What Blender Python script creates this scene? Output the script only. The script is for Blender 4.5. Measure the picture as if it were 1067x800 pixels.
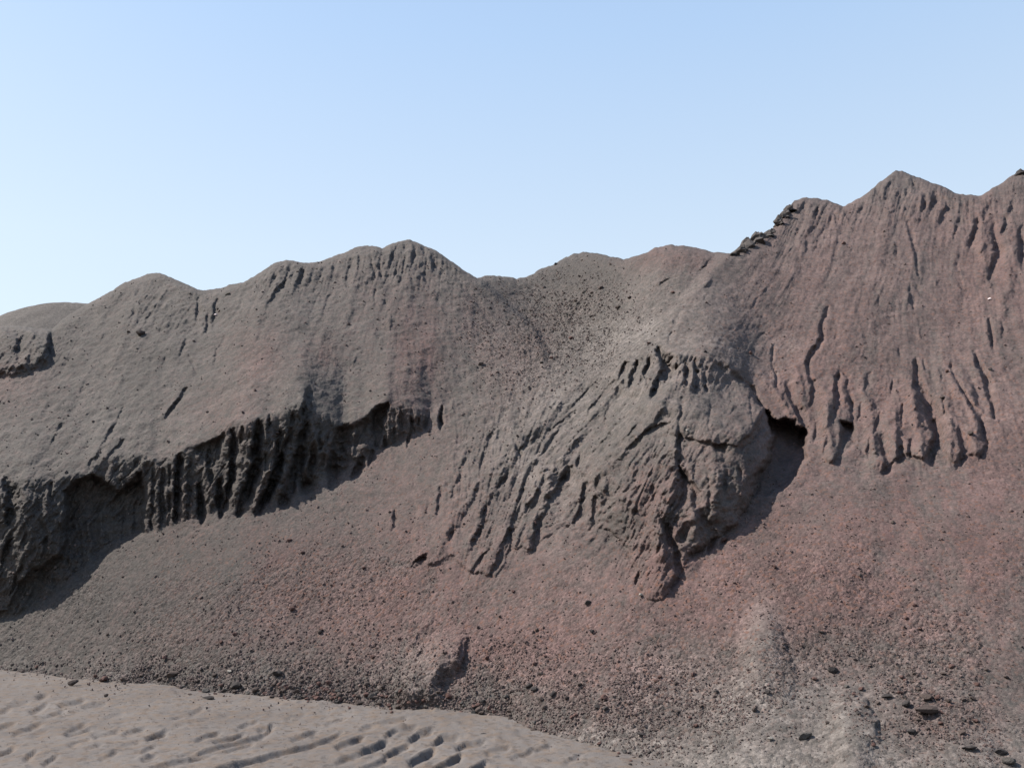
import bpy, math, random
import numpy as np
from mathutils import Vector

random.seed(7); rng = np.random.default_rng(11)
for o in list(bpy.data.objects): bpy.data.objects.remove(o)
scene = bpy.context.scene
col = scene.collection
R_ = math.radians

# ------------------------------------------------------------------ camera, sky, sun, exposure
FPX = 924.0; EYE = 1.7; PITCH = math.atan(160/FPX)
cam = bpy.data.objects.new('camera', bpy.data.cameras.new('camera')); col.objects.link(cam)
cam.location = (0, 0, EYE); cam.rotation_euler = (math.pi/2 + PITCH, 0, 0)
cam.data.sensor_width = 36; cam.data.lens = 36*FPX/1067
cam.data.clip_start = .05; cam.data.clip_end = 9000
scene.camera = cam

SUN = Vector((-.64, .13, .75)).normalized()            # direction towards the sun
SUN_EL = math.asin(SUN.z); SUN_AZ = math.atan2(SUN.x, SUN.y)
world = bpy.data.worlds.new('World'); scene.world = world; world.use_nodes = True
nt = world.node_tree; bg = nt.nodes['Background']
sky = nt.nodes.new('ShaderNodeTexSky'); sky.sky_type = 'NISHITA'; sky.sun_disc = False
sky.sun_elevation = SUN_EL; sky.sun_rotation = SUN_AZ
sky.air_density = 1.0; sky.dust_density = 2.0; sky.ozone_density = 1.6; sky.altitude = 100
# hazy summer sky: the physical sky evened out by a pale veil that is whiter towards the horizon all round
tc = nt.nodes.new('ShaderNodeTexCoord'); sx = nt.nodes.new('ShaderNodeSeparateXYZ'); nt.links.new(tc.outputs['Generated'], sx.inputs[0])
vr_ = nt.nodes.new('ShaderNodeValToRGB'); nt.links.new(sx.outputs[2], vr_.inputs[0])
e = vr_.color_ramp.elements; e[0].position = .0; e[0].color = (.82, .90, .95, 1); e[1].position = 1; e[1].color = (.16, .33, .72, 1)
x_ = e.new(.30); x_.color = (.70, .83, .95, 1); x_ = e.new(.52); x_.color = (.50, .69, .95, 1)
vs = nt.nodes.new('ShaderNodeVectorMath'); vs.operation = 'SCALE'; nt.links.new(vr_.outputs[0], vs.inputs[0]); vs.inputs['Scale'].default_value = 4.0
mx = nt.nodes.new('ShaderNodeMix'); mx.data_type = 'RGBA'; mx.inputs[0].default_value = .8
nt.links.new(sky.outputs[0], mx.inputs[6]); nt.links.new(vs.outputs[0], mx.inputs[7])
nt.links.new(mx.outputs[2], bg.inputs[0]); bg.inputs[1].default_value = .13
sl = bpy.data.lights.new('sun', 'SUN'); sl.energy = 4.7; sl.angle = R_(.55); sl.color = (1, .95, .88)
sun = bpy.data.objects.new('sun', sl); col.objects.link(sun)
sun.rotation_euler = (-SUN).to_track_quat('-Z', 'Y').to_euler(); sun.location = (-20, 10, 30)
scene.view_settings.view_transform = 'Standard'; scene.view_settings.look = 'None'
scene.view_settings.exposure = 0.95; scene.view_settings.gamma = 1

# ------------------------------------------------------------------ helpers
def tag(o, label=None, cat=None, group=None, kind=None):
    if label: o['label'] = label
    if cat: o['category'] = cat
    if group: o['group'] = group
    if kind: o['kind'] = kind
    return o

CP, SP = math.cos(PITCH), math.sin(PITCH)
def ray(u, v):
    """pixel (1067x800) -> slopes X/Y and Z/Y of the sight line"""
    x = (u-533.5)/FPX; y = -(v-400)/FPX
    dy = CP - y*SP; dz = SP + y*CP
    return x/dy, dz/dy
def on_ground(u, v, z=0.):
    a, t = ray(u, v); Y = (z-EYE)/t
    return a*Y, Y

def hash3(ix, iy, iz, seed):
    h = (ix*374761393 + iy*668265263 + iz*2147483647*0 + iz*1274126177 + seed*974711) & 0xffffffff
    h = ((h ^ (h >> 13))*1274126177) & 0xffffffff
    h = ((h ^ (h >> 16))*2246822519) & 0xffffffff
    return ((h ^ (h >> 15)) & 0xffffff).astype(np.float32)/float(0xffffff)*2-1
def vnoise3(x, y, z, seed=0):
    xi = np.floor(x); yi = np.floor(y); zi = np.floor(z)
    fx = (x-xi).astype(np.float32); fy = (y-yi).astype(np.float32); fz = (z-zi).astype(np.float32)
    xi = xi.astype(np.int64); yi = yi.astype(np.int64); zi = zi.astype(np.int64)
    fx = fx*fx*(3-2*fx); fy = fy*fy*(3-2*fy); fz = fz*fz*(3-2*fz)
    def H(a, b, c): return hash3(xi+a, yi+b, zi+c, seed)
    x00 = H(0,0,0)*(1-fx)+H(1,0,0)*fx; x10 = H(0,1,0)*(1-fx)+H(1,1,0)*fx
    x01 = H(0,0,1)*(1-fx)+H(1,0,1)*fx; x11 = H(0,1,1)*(1-fx)+H(1,1,1)*fx
    return (x00*(1-fy)+x10*fy)*(1-fz)+(x01*(1-fy)+x11*fy)*fz
def vnoise2(x, y, seed=0):
    xi = np.floor(x); yi = np.floor(y)
    fx = (x-xi).astype(np.float32); fy = (y-yi).astype(np.float32)
    xi = xi.astype(np.int64); yi = yi.astype(np.int64); zz = np.zeros_like(xi)
    fx = fx*fx*(3-2*fx); fy = fy*fy*(3-2*fy)
    a = hash3(xi,yi,zz,seed)*(1-fx)+hash3(xi+1,yi,zz,seed)*fx
    b = hash3(xi,yi+1,zz,seed)*(1-fx)+hash3(xi+1,yi+1,zz,seed)*fx
    return a*(1-fy)+b*fy
def fbm2(x, y, o=4, seed=0, g=.5):
    s = 0; a = 1; t = 0
    for k in range(o):
        s = s + a*vnoise2(x*2**k+k*17.3, y*2**k-k*9.1, seed+k); t += a; a *= g
    return s/t
def fbm3(x, y, z, o=4, seed=0, g=.5):
    s = 0; a = 1; t = 0
    for k in range(o):
        s = s + a*vnoise3(x*2**k+k*17.3, y*2**k-k*9.1, z*2**k+k*5.7, seed+k); t += a; a *= g
    return s/t
def sst(a, b, x):
    t = np.clip((x-a)/(b-a), 0, 1); return t*t*(3-2*t)
def crv(pts):
    p = np.array(pts, float); return lambda u: np.interp(u, p[:,0], p[:,1])
def gauss(u, v, g):
    s = 0
    for (cu, cv, su, sv, a) in g: s = s + a*np.exp(-((u-cu)/su)**2-((v-cv)/sv)**2)
    return s
def inside(u, v, poly):
    r = np.zeros(u.shape, bool); n = len(poly)
    for i in range(n):
        x1, y1 = poly[i]; x2, y2 = poly[(i+1) % n]
        if y1 == y2: continue
        c = (y1 > v) != (y2 > v)
        r ^= c & (u < (x2-x1)*(v-y1)/(y2-y1)+x1)
    return r
def dist_poly(u, v, poly, closed=True):
    d = np.full(u.shape, 1e9)
    n = len(poly)
    for i in range(n if closed else n-1):
        x1, y1 = poly[i]; x2, y2 = poly[(i+1) % n]
        L = (x2-x1)**2+(y2-y1)**2+1e-9
        t = np.clip(((u-x1)*(x2-x1)+(v-y1)*(y2-y1))/L, 0, 1)
        d = np.minimum(d, np.hypot(u-x1-t*(x2-x1), v-y1-t*(y2-y1)))
    return d
def mesh_grid(name, P, keep=None, attrs=None):
    """P (nr,nc,3) -> dict of meshes by face id"""
    nr, nc = P.shape[:2]
    idx = np.arange(nr*nc).reshape(nr, nc)
    F = np.stack([idx[:-1,:-1], idx[:-1,1:], idx[1:,1:], idx[1:,:-1]], -1).reshape(-1, 4)
    return F
def make_mesh(name, V, F, attrs):
    used = np.zeros(len(V), bool); used[F.ravel()] = True
    remap = np.cumsum(used)-1
    V = V[used]; F = remap[F]
    me = bpy.data.meshes.new(name)
    me.vertices.add(len(V)); me.vertices.foreach_set('co', V.astype(np.float32).ravel())
    me.loops.add(F.size); me.loops.foreach_set('vertex_index', F.astype(np.int32).ravel())
    k = F.shape[1]
    me.polygons.add(len(F)); me.polygons.foreach_set('loop_start', np.arange(0, F.size, k, dtype=np.int32))
    me.polygons.foreach_set('use_smooth', np.ones(len(F), bool))
    for an, A in attrs.items():
        at = me.attributes.new(an, 'FLOAT_COLOR', 'POINT')
        at.data.foreach_set('color', A[used].astype(np.float32).ravel())
    me.update(calc_edges=True); me.validate()
    return me
def link(name, me, mat=None):
    o = bpy.data.objects.new(name, me); col.objects.link(o)
    if mat and not me.materials: me.materials.append(mat)
    return o

# ------------------------------------------------------------------ materials
def nodes(name):
    m = bpy.data.materials.new(name); m.use_nodes = True
    t = m.node_tree; b = t.nodes['Principled BSDF']
    b.inputs['Specular IOR Level'].default_value = .15; b.inputs['Roughness'].default_value = .95
    return m, t, b
def N(t, ty, **kw):
    n = t.nodes.new(ty)
    for k, v in kw.items(): setattr(n, k, v)
    return n
def mixc(t, fac, a, b, mode='MIX'):
    n = N(t, 'ShaderNodeMix', data_type='RGBA', blend_type=mode)
    for s, x in ((0, fac), (6, a), (7, b)):
        if hasattr(x, 'is_linked') or isinstance(x, bpy.types.NodeSocket): t.links.new(x, n.inputs[s])
        elif s == 0: n.inputs[0].default_value = x
        else: n.inputs[s].default_value = (*x, 1)
    return n.outputs[2]
def math_(t, op, a, b=None, clamp=False):
    n = N(t, 'ShaderNodeMath', operation=op, use_clamp=clamp)
    for i, x in enumerate((a, b)):
        if x is None: continue
        if isinstance(x, bpy.types.NodeSocket): t.links.new(x, n.inputs[i])
        else: n.inputs[i].default_value = x
    return n.outputs[0]
def noise_t(t, co, scale, detail=4, rough=.6):
    n = N(t, 'ShaderNodeTexNoise'); n.inputs['Scale'].default_value = scale
    n.inputs['Detail'].default_value = detail; n.inputs['Roughness'].default_value = rough
    t.links.new(co, n.inputs['Vector']); return n.outputs[0]
def voro(t, co, scale):
    n = N(t, 'ShaderNodeTexVoronoi'); n.inputs['Scale'].default_value = scale
    t.links.new(co, n.inputs['Vector']); return n
def ramp(t, x, a, b, lo=0., hi=1.):
    n = N(t, 'ShaderNodeMapRange'); n.inputs[1].default_value = a; n.inputs[2].default_value = b
    n.inputs[3].default_value = lo; n.inputs[4].default_value = hi
    t.links.new(x, n.inputs[0]); return n.outputs[0]

GREY = (.069, .061, .0545); RED = (.092, .0575, .0515); PALE = (.128, .112, .100); DARKGREEN = (.045, .0395, .0355)
def hill_material():
    m, t, b = nodes('crushed_rock')
    geo = N(t, 'ShaderNodeNewGeometry'); co = geo.outputs['Position']
    at = N(t, 'ShaderNodeAttribute', attribute_name='tint')
    sep = N(t, 'ShaderNodeSeparateColor'); t.links.new(at.outputs['Color'], sep.inputs[0])
    red, grav, pale = sep.outputs; dark = at.outputs['Alpha']
    n1 = noise_t(t, co, 1.3, 6, .65); n2 = noise_t(t, co, 9, 5, .7); n3 = noise_t(t, co, 55, 3, .7)
    rf = math_(t, 'ADD', red, math_(t, 'MULTIPLY', math_(t, 'SUBTRACT', n2, .5), 1.6), True)
    c = mixc(t, rf, GREY, RED)
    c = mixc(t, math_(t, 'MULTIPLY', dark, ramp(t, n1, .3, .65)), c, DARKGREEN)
    c = mixc(t, math_(t, 'MULTIPLY', pale, ramp(t, n2, .3, .6)), c, PALE)
    v1 = voro(t, co, 34); v2 = voro(t, co, 100)
    sv = N(t, 'ShaderNodeSeparateColor'); t.links.new(v1.outputs['Color'], sv.inputs[0])
    sv2 = N(t, 'ShaderNodeSeparateColor'); t.links.new(v2.outputs['Color'], sv2.inputs[0])
    # individual fragments differ in tone
    peb = ramp(t, sv.outputs[0], 0, 1, .62, 1.45); peb2 = ramp(t, sv2.outputs[1], 0, 1, .75, 1.28)
    cc = N(t, 'ShaderNodeCombineColor')
    k = math_(t, 'MULTIPLY', peb, peb2)
    k = math_(t, 'ADD', math_(t, 'MULTIPLY', math_(t, 'SUBTRACT', k, 1), ramp(t, grav, 0, 1, .35, 1)), 1)
    k = math_(t, 'MULTIPLY', k, ramp(t, n2, .3, .7, .84, 1.16))
    k = math_(t, 'MULTIPLY', k, ramp(t, n3, .25, .75, .82, 1.18))
    k = math_(t, 'MULTIPLY', k, ramp(t, n1, .3, .7, .80, 1.20))
    for i in range(3): t.links.new(k, cc.inputs[i])
    c = mixc(t, 1, c, cc.outputs[0], 'MULTIPLY')
    # rust coloured fragments here and there
    rust = math_(t, 'MULTIPLY', math_(t, 'GREATER_THAN', sv.outputs[1], .90), math_(t, 'MULTIPLY', red, .7))
    c = mixc(t, rust, c, (.12, .062, .045))
    t.links.new(c, b.inputs['Base Color'])
    h = math_(t, 'ADD', math_(t, 'MULTIPLY', v1.outputs['Distance'], -.012), math_(t, 'MULTIPLY', n3, .009))
    h = math_(t, 'ADD', h, math_(t, 'MULTIPLY', v2.outputs['Distance'], -.005))
    bp = N(t, 'ShaderNodeBump'); bp.inputs['Strength'].default_value = .8; bp.inputs['Distance'].default_value = 1
    t.links.new(math_(t, 'MULTIPLY', h, ramp(t, grav, 0, 1, .35, 1.3)), bp.inputs['Height'])
    t.links.new(bp.outputs[0], b.inputs['Normal'])
    return m
def ground_material():
    m, t, b = nodes('packed_dirt')
    geo = N(t, 'ShaderNodeNewGeometry'); co = geo.outputs['Position']
    n1 = noise_t(t, co, .9, 6, .6); n2 = noise_t(t, co, 7, 6, .7); n3 = noise_t(t, co, 70, 3, .7)
    c = mixc(t, ramp(t, n1, .35, .65), (.098, .085, .078), (.124, .109, .100))
    c = mixc(t, ramp(t, n2, .45, .65, 0, .7), c, (.122, .086, .061))
    c = mixc(t, ramp(t, n3, .55, .75, 0, .35), c, (.062, .053, .047))
    v1 = voro(t, co, 30); sv = N(t, 'ShaderNodeSeparateColor'); t.links.new(v1.outputs['Color'], sv.inputs[0])
    c = mixc(t, math_(t, 'MULTIPLY', math_(t, 'GREATER_THAN', sv.outputs[0], .9), .4), c, (.045, .036, .032))
    t.links.new(c, b.inputs['Base Color'])
    h = math_(t, 'ADD', math_(t, 'MULTIPLY', n3, .007), math_(t, 'MULTIPLY', n2, .02))
    bp = N(t, 'ShaderNodeBump'); bp.inputs['Strength'].default_value = .7; bp.inputs['Distance'].default_value = 1
    t.links.new(h, bp.inputs['Height']); t.links.new(bp.outputs[0], b.inputs['Normal'])
    return m
def stone_material(name, colr, attr=False):
    m, t, b = nodes(name)
    geo = N(t, 'ShaderNodeNewGeometry'); co = geo.outputs['Position']
    n2 = noise_t(t, co, 40, 5, .7)
    base = colr
    if attr:
        at = N(t, 'ShaderNodeAttribute', attribute_name='tint'); base = at.outputs['Color']
    c = mixc(t, ramp(t, n2, .3, .7), base, (colr[0]*1.3, colr[1]*1.3, colr[2]*1.3) if not attr else (.064, .053, .047))
    if attr: c = mixc(t, .5, base, c)
    t.links.new(c, b.inputs['Base Color'])
    bp = N(t, 'ShaderNodeBump'); bp.inputs['Strength'].default_value = .6; bp.inputs['Distance'].default_value = .02
    t.links.new(n2, bp.inputs['Height']); t.links.new(bp.outputs[0], b.inputs['Normal'])
    return m
M_hill = hill_material(); M_ground = ground_material()
M_stone = {'grey': stone_material('stone_grey', (.064, .057, .051)), 'brown': stone_material('stone_brown', (.058, .044, .038)),
           'red': stone_material('stone_red', (.076, .045, .038)), 'shard': stone_material('stone_shard', (.062, .053, .048)), 'pale': stone_material('stone_pale', (.2, .18, .155)),
           'white': stone_material('stone_white', (.80, .66, .62)), 'dark': stone_material('stone_dark', (.036, .031, .029))}
M_rubble = stone_material('rubble_mix', (.06, .046, .041), True)

# ------------------------------------------------------------------ lines read off the photograph (1067x800)
RIDGE = crv([(-450,372),(-250,352),(-100,348),(0,341),(20,339),(40,342),(54,343),(64,334),(80,323),(102,311),(118,303),(125,297),(140,290),(153,285),(166,285),(180,290),
  (195,297),(206,301),(220,301),(236,299),(252,295),(265,288),(285,275),(298,270),(310,272),(322,274),(335,272),(350,267),(365,261),(375,257),(388,256),(398,258),
  (408,253),(420,251),(427,249),(440,254),(455,262),(470,273),(485,283),(497,290),(505,287),(520,288),(530,290),(548,289),(560,283),(575,277),(590,268),(607,263),
  (625,265),(640,268),(650,270),(665,266),(680,260),(695,256),(710,255),(725,258),(740,262),(757,265),(764,263),(775,257),(787,250),(800,242),(812,231),(820,219),(828,209),
  (840,205),(852,206),(865,210),(878,216),(890,210),(905,200),(915,192),(925,184),(933,178),(940,178),(955,185),(975,192),(990,198),(1005,203),(1022,205),(1035,196),
  (1050,186),(1067,176),(1100,162),(1150,150),(1250,175),(1350,210),(1500,260)])
FOOT = crv([(-450,665),(-200,680),(0,694),(60,700),(85,706),(112,714),(135,713),(160,709),(185,715),(205,722),(240,722),(300,729),(360,732),(400,733),(412,741),(450,745),
  (530,744),(545,757),(570,769),(610,779),(660,788),(720,803),(800,822),(900,840),(1067,860),(1500,900)])
BASE = crv([(-450,655),(-100,650),(0,646),(25,643),(50,624),(80,600),(110,575),(130,562),(155,557),(170,553),(200,545),(232,536),(262,536),(290,525),(320,508),(350,496),(375,485),(400,470),(440,450),(470,436)])
LIP = crv([(-450,520),(-100,515),(0,500),(60,497),(90,488),(110,480),(155,476),(190,468),(230,448),(290,430),(315,418),(355,444),(375,440),(402,421),(440,428),(470,434)])

# ------------------------------------------------------------------ the hillside grid
us = np.concatenate([np.arange(-450,-60,7.), np.arange(-60,1131,1.), np.arange(1137,1500,7.)])
NR = 585
fr = np.linspace(0, 1, NR)
U = np.broadcast_to(us, (NR, len(us))).copy()
vb = FOOT(us)+22; vr = RIDGE(us) + 2.2*fbm2(us/12., us*0+3, 5, 5, .65)
V = vb[None,:] + (vr-vb)[None,:]*fr[:,None]
A, T = ray(U, V)
def sm1(y, n):
    k = np.hanning(n); k /= k.sum(); return np.convolve(np.pad(y, n//2, mode='edge'), k, 'valid')[:len(y)]
uu_ = np.arange(-1200, 2300, 2.); FOOTS = crv(list(zip(uu_, sm1(FOOT(uu_), 161))))
Tf = ray(us, FOOTS(us))[1]
def smooth_u(Z, kk):
    h = len(kk)//2; Zp = np.pad(Z, ((0,0),(h,h)), mode='edge'); out = np.zeros_like(Z)
    for i, w in enumerate(kk): out += w*Zp[:, i:i+Z.shape[1]]
    return out
def base_depth():
    """distance of the broad slope along every sight line, from its steepness at each height"""
    vg = np.arange(1000., 140., -1.5); Ug, Vg = np.meshgrid(us, vg)
    T = ray(Ug, Vg)[1]
    tan = np.full(Ug.shape, .70)+.04*fbm2(Ug/120., Vg/120., 2, 40)
    wob = 10*fbm2(Ug/15., Vg/40., 4, 41, .6)
    sc = (1-sst(445, 475, Ug))*sst(0, 9, BASE(Ug)+wob*.4-Vg)*sst(-2, 14, Vg-LIP(Ug)+wob)
    tan += (4.5-tan)*sc*.95
    tan -= .22*np.exp(-((Ug-585)/70)**2-((Vg-350)/42)**2)
    tan += .35*sst(0,1,np.exp(-((Ug-720)/75)**2-((Vg-510)/45)**2))
    rim = np.exp(-((Ug-700)/68)**4)*sst(0, 6, Vg-np.interp(Ug,[630,650,690,740,790],[392,376,366,370,392]))*sst(46, 30, Vg-366-np.abs(Ug-700)*.1)
    tan += 1.9*rim
    apr = sst(440, 740, Ug)*sst(640, 740, Vg)
    tan -= .30*apr
    tan -= .14*sst(28, 0, FOOTS(Ug)-Vg)*(1-apr)
    tan = np.maximum(tan, T+.12)
    g = 1/(tan-T); integ = np.zeros_like(T)
    integ[1:] = np.cumsum(np.diff(T, axis=0)*.5*(g[1:]+g[:-1]), axis=0)
    fi = np.array([np.interp(-FOOTS(us[j]), -vg, integ[:,j]) for j in range(len(us))])
    L = np.log(-EYE/Tf)[None,:]+integ-fi[None,:]
    ker = np.hanning(21); L = smooth_u(L, ker/ker.sum())
    kerb = np.hanning(171); Ls = smooth_u(L, kerb/kerb.sum())
    top = crv([(-450,520),(0,500),(100,485),(190,466),(290,428),(315,405),(355,430),(402,415),(470,425),(540,410),(600,395),(650,360),(740,358),(800,380),(1500,380)])
    wt = sst(-4, 75, sm1(top(us), 31)[None,:]-Vg)
    L = L*(1-wt)+Ls*wt
    return np.stack([np.interp(-V[:,j], -vg, L[:,j]) for j in range(len(us))], 1)
leftm = 1-sst(445, 475, U)
wob = 10*fbm2(U/15., V/40., 4, 41, .6)
sc = leftm*sst(0, 9, BASE(U)+wob*.4-V)*sst(-2, 14, V-LIP(U)+wob)
# the last few pixels under the ridge round over
crest = sst(11, 0, V-vr[None,:]); tc_ = np.maximum(T+.13, .30)
ex = (1/(.70*(1-crest)+tc_*crest-T)-1/(.70-T))
exi = np.zeros_like(T); exi[1:] = np.cumsum(np.diff(T, axis=0)*.5*(ex[1:]+ex[:-1]), axis=0)
Y = np.exp(base_depth()+exi)
K = Y/FPX/np.maximum(.73-T, .3)                 # metres of depth per pixel of relief
X0 = A*Y; Z0 = EYE+T*Y

# relief in pixels (positive = bulges towards the viewer)
Rf = (FOOT(U)-FOOTS(U))*np.exp(-(np.maximum(FOOT(U)-V, 0)/26)**2)*.8
# domain warp so traced strokes are not clean
WU = U + 4.0*fbm2(U/13., V/13., 4, 51, .6); WV = V + 4.0*fbm2(U/13.+50, V/13., 4, 52, .6)
# the rear heaps stand back behind the flanks of the grey and the red heap
sp1 = U-np.interp(V, [240,284,300,330,345,372,400], [480,489,507,541,556,566,570])
sp2 = np.interp(V, [240,264,300,330,370], [768,760,728,700,655])-U
back = sst(-2, 9, sp1)*sst(400, 352, V)*np.exp(-(np.maximum(sp1,0)/95)**2) + .7*sst(-2, 14, sp2)*sst(372, 330, V)*np.exp(-(np.maximum(sp2,0)/70)**2)
Rf -= 13*back
Rf += 4.5*fbm2((U+.45*V)/75., V/110., 3, 58)
Rf += 2.5*fbm2(U/9., V/7., 3, 59)*np.exp(-((FOOT(U)-V)/12)**2)
def cols(a, b):
    return slice(int(np.searchsorted(us, a)), int(np.searchsorted(us, b)))
def stroke(pts, w, d, asym=.38, rib=False, tap=True):
    p = np.array(pts, float); s = cols(p[:,0].min()-w*2-6, p[:,0].max()+w*2+6)
    u = WU[:,s]; v = WV[:,s]
    seg = np.hypot(*(p[1:]-p[:-1]).T); tot = seg.sum(); acc = 0
    bd = np.full(u.shape, 1e9); sd = np.zeros(u.shape); st = np.zeros(u.shape)
    for i in range(len(p)-1):
        x1, y1 = p[i]; x2, y2 = p[i+1]; L = seg[i]+1e-6
        tr = ((u-x1)*(x2-x1)+(v-y1)*(y2-y1))/L**2; t = np.clip(tr, 0, 1)
        dd = np.hypot(u-x1-t*(x2-x1), v-y1-t*(y2-y1))
        sgn = np.sign((y2-y1)*(u-x1)-(x2-x1)*(v-y1))      # + : right side when heading down
        m = dd < bd
        bd = np.where(m, dd, bd); sd = np.where(m, sgn*dd, sd); st = np.where(m, (acc+t*L)/tot, st)
        acc += L
    ww = w*(.35+.65*np.sqrt(np.clip(np.sin(np.pi*np.clip(st*.9+.07,0,1)), 0, 1))) if tap else w
    if rib: f = np.where(sd < 0, sst(-1.1, 0, sd/ww), 1-sst(0, asym, sd/ww))
    else:   f = np.where(sd < 0, sst(-asym-.15, -.1, sd/ww), 1-sst(0, 1., sd/ww))
    e = np.where((bd > 0), 1, 1)
    f = f*(.35+.65*np.clip(np.sin(np.pi*np.clip(st*.94+.03,0,1)), 0, 1)) if tap else f
    Rf[:,s] += (d if rib else -d)*f*(1+.7*fbm2(U[:,s]/7., V[:,s]/7., 3, 54))
def pit(poly, k, ramp_=0., cap=60., flat=2.):
    """alcove: an upright wall under an overhanging lip, running out on to the slope at its lower edge"""
    p = np.array(poly, float); s = cols(p[:,0].min()-10, p[:,0].max()+10)
    u = WU[:,s]+3.5*fbm2(U[:,s]/16., V[:,s]/16., 3, 55); v = WV[:,s]+3.*fbm2(U[:,s]/14., V[:,s]/14., 3, 56)
    ins = inside(u, v, poly); D = dist_poly(u, v, poly)*np.where(ins, 1, -1)
    uf = np.linspace(p[:,0].min()-1, p[:,0].max()+1, 160); vb_ = np.full(160, p[:,1].min())
    for i in range(len(p)):
        (x1, y1), (x2, y2) = p[i], p[(i+1) % len(p)]
        m = (uf >= min(x1,x2)-.5)&(uf <= max(x1,x2)+.5)
        if abs(x2-x1) < 1e-6: continue
        vb_[m] = np.maximum(vb_[m], (y1+(y2-y1)*(uf-x1)/(x2-x1))[m])
    h = np.clip(np.interp(u, uf, vb_)-v, 0, cap)
    Rf[:,s] -= (k*h+flat+ramp_*np.clip((u-p[:,0].min())/np.ptp(p[:,0]), 0, 1))*sst(-3, 5, D)
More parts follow.
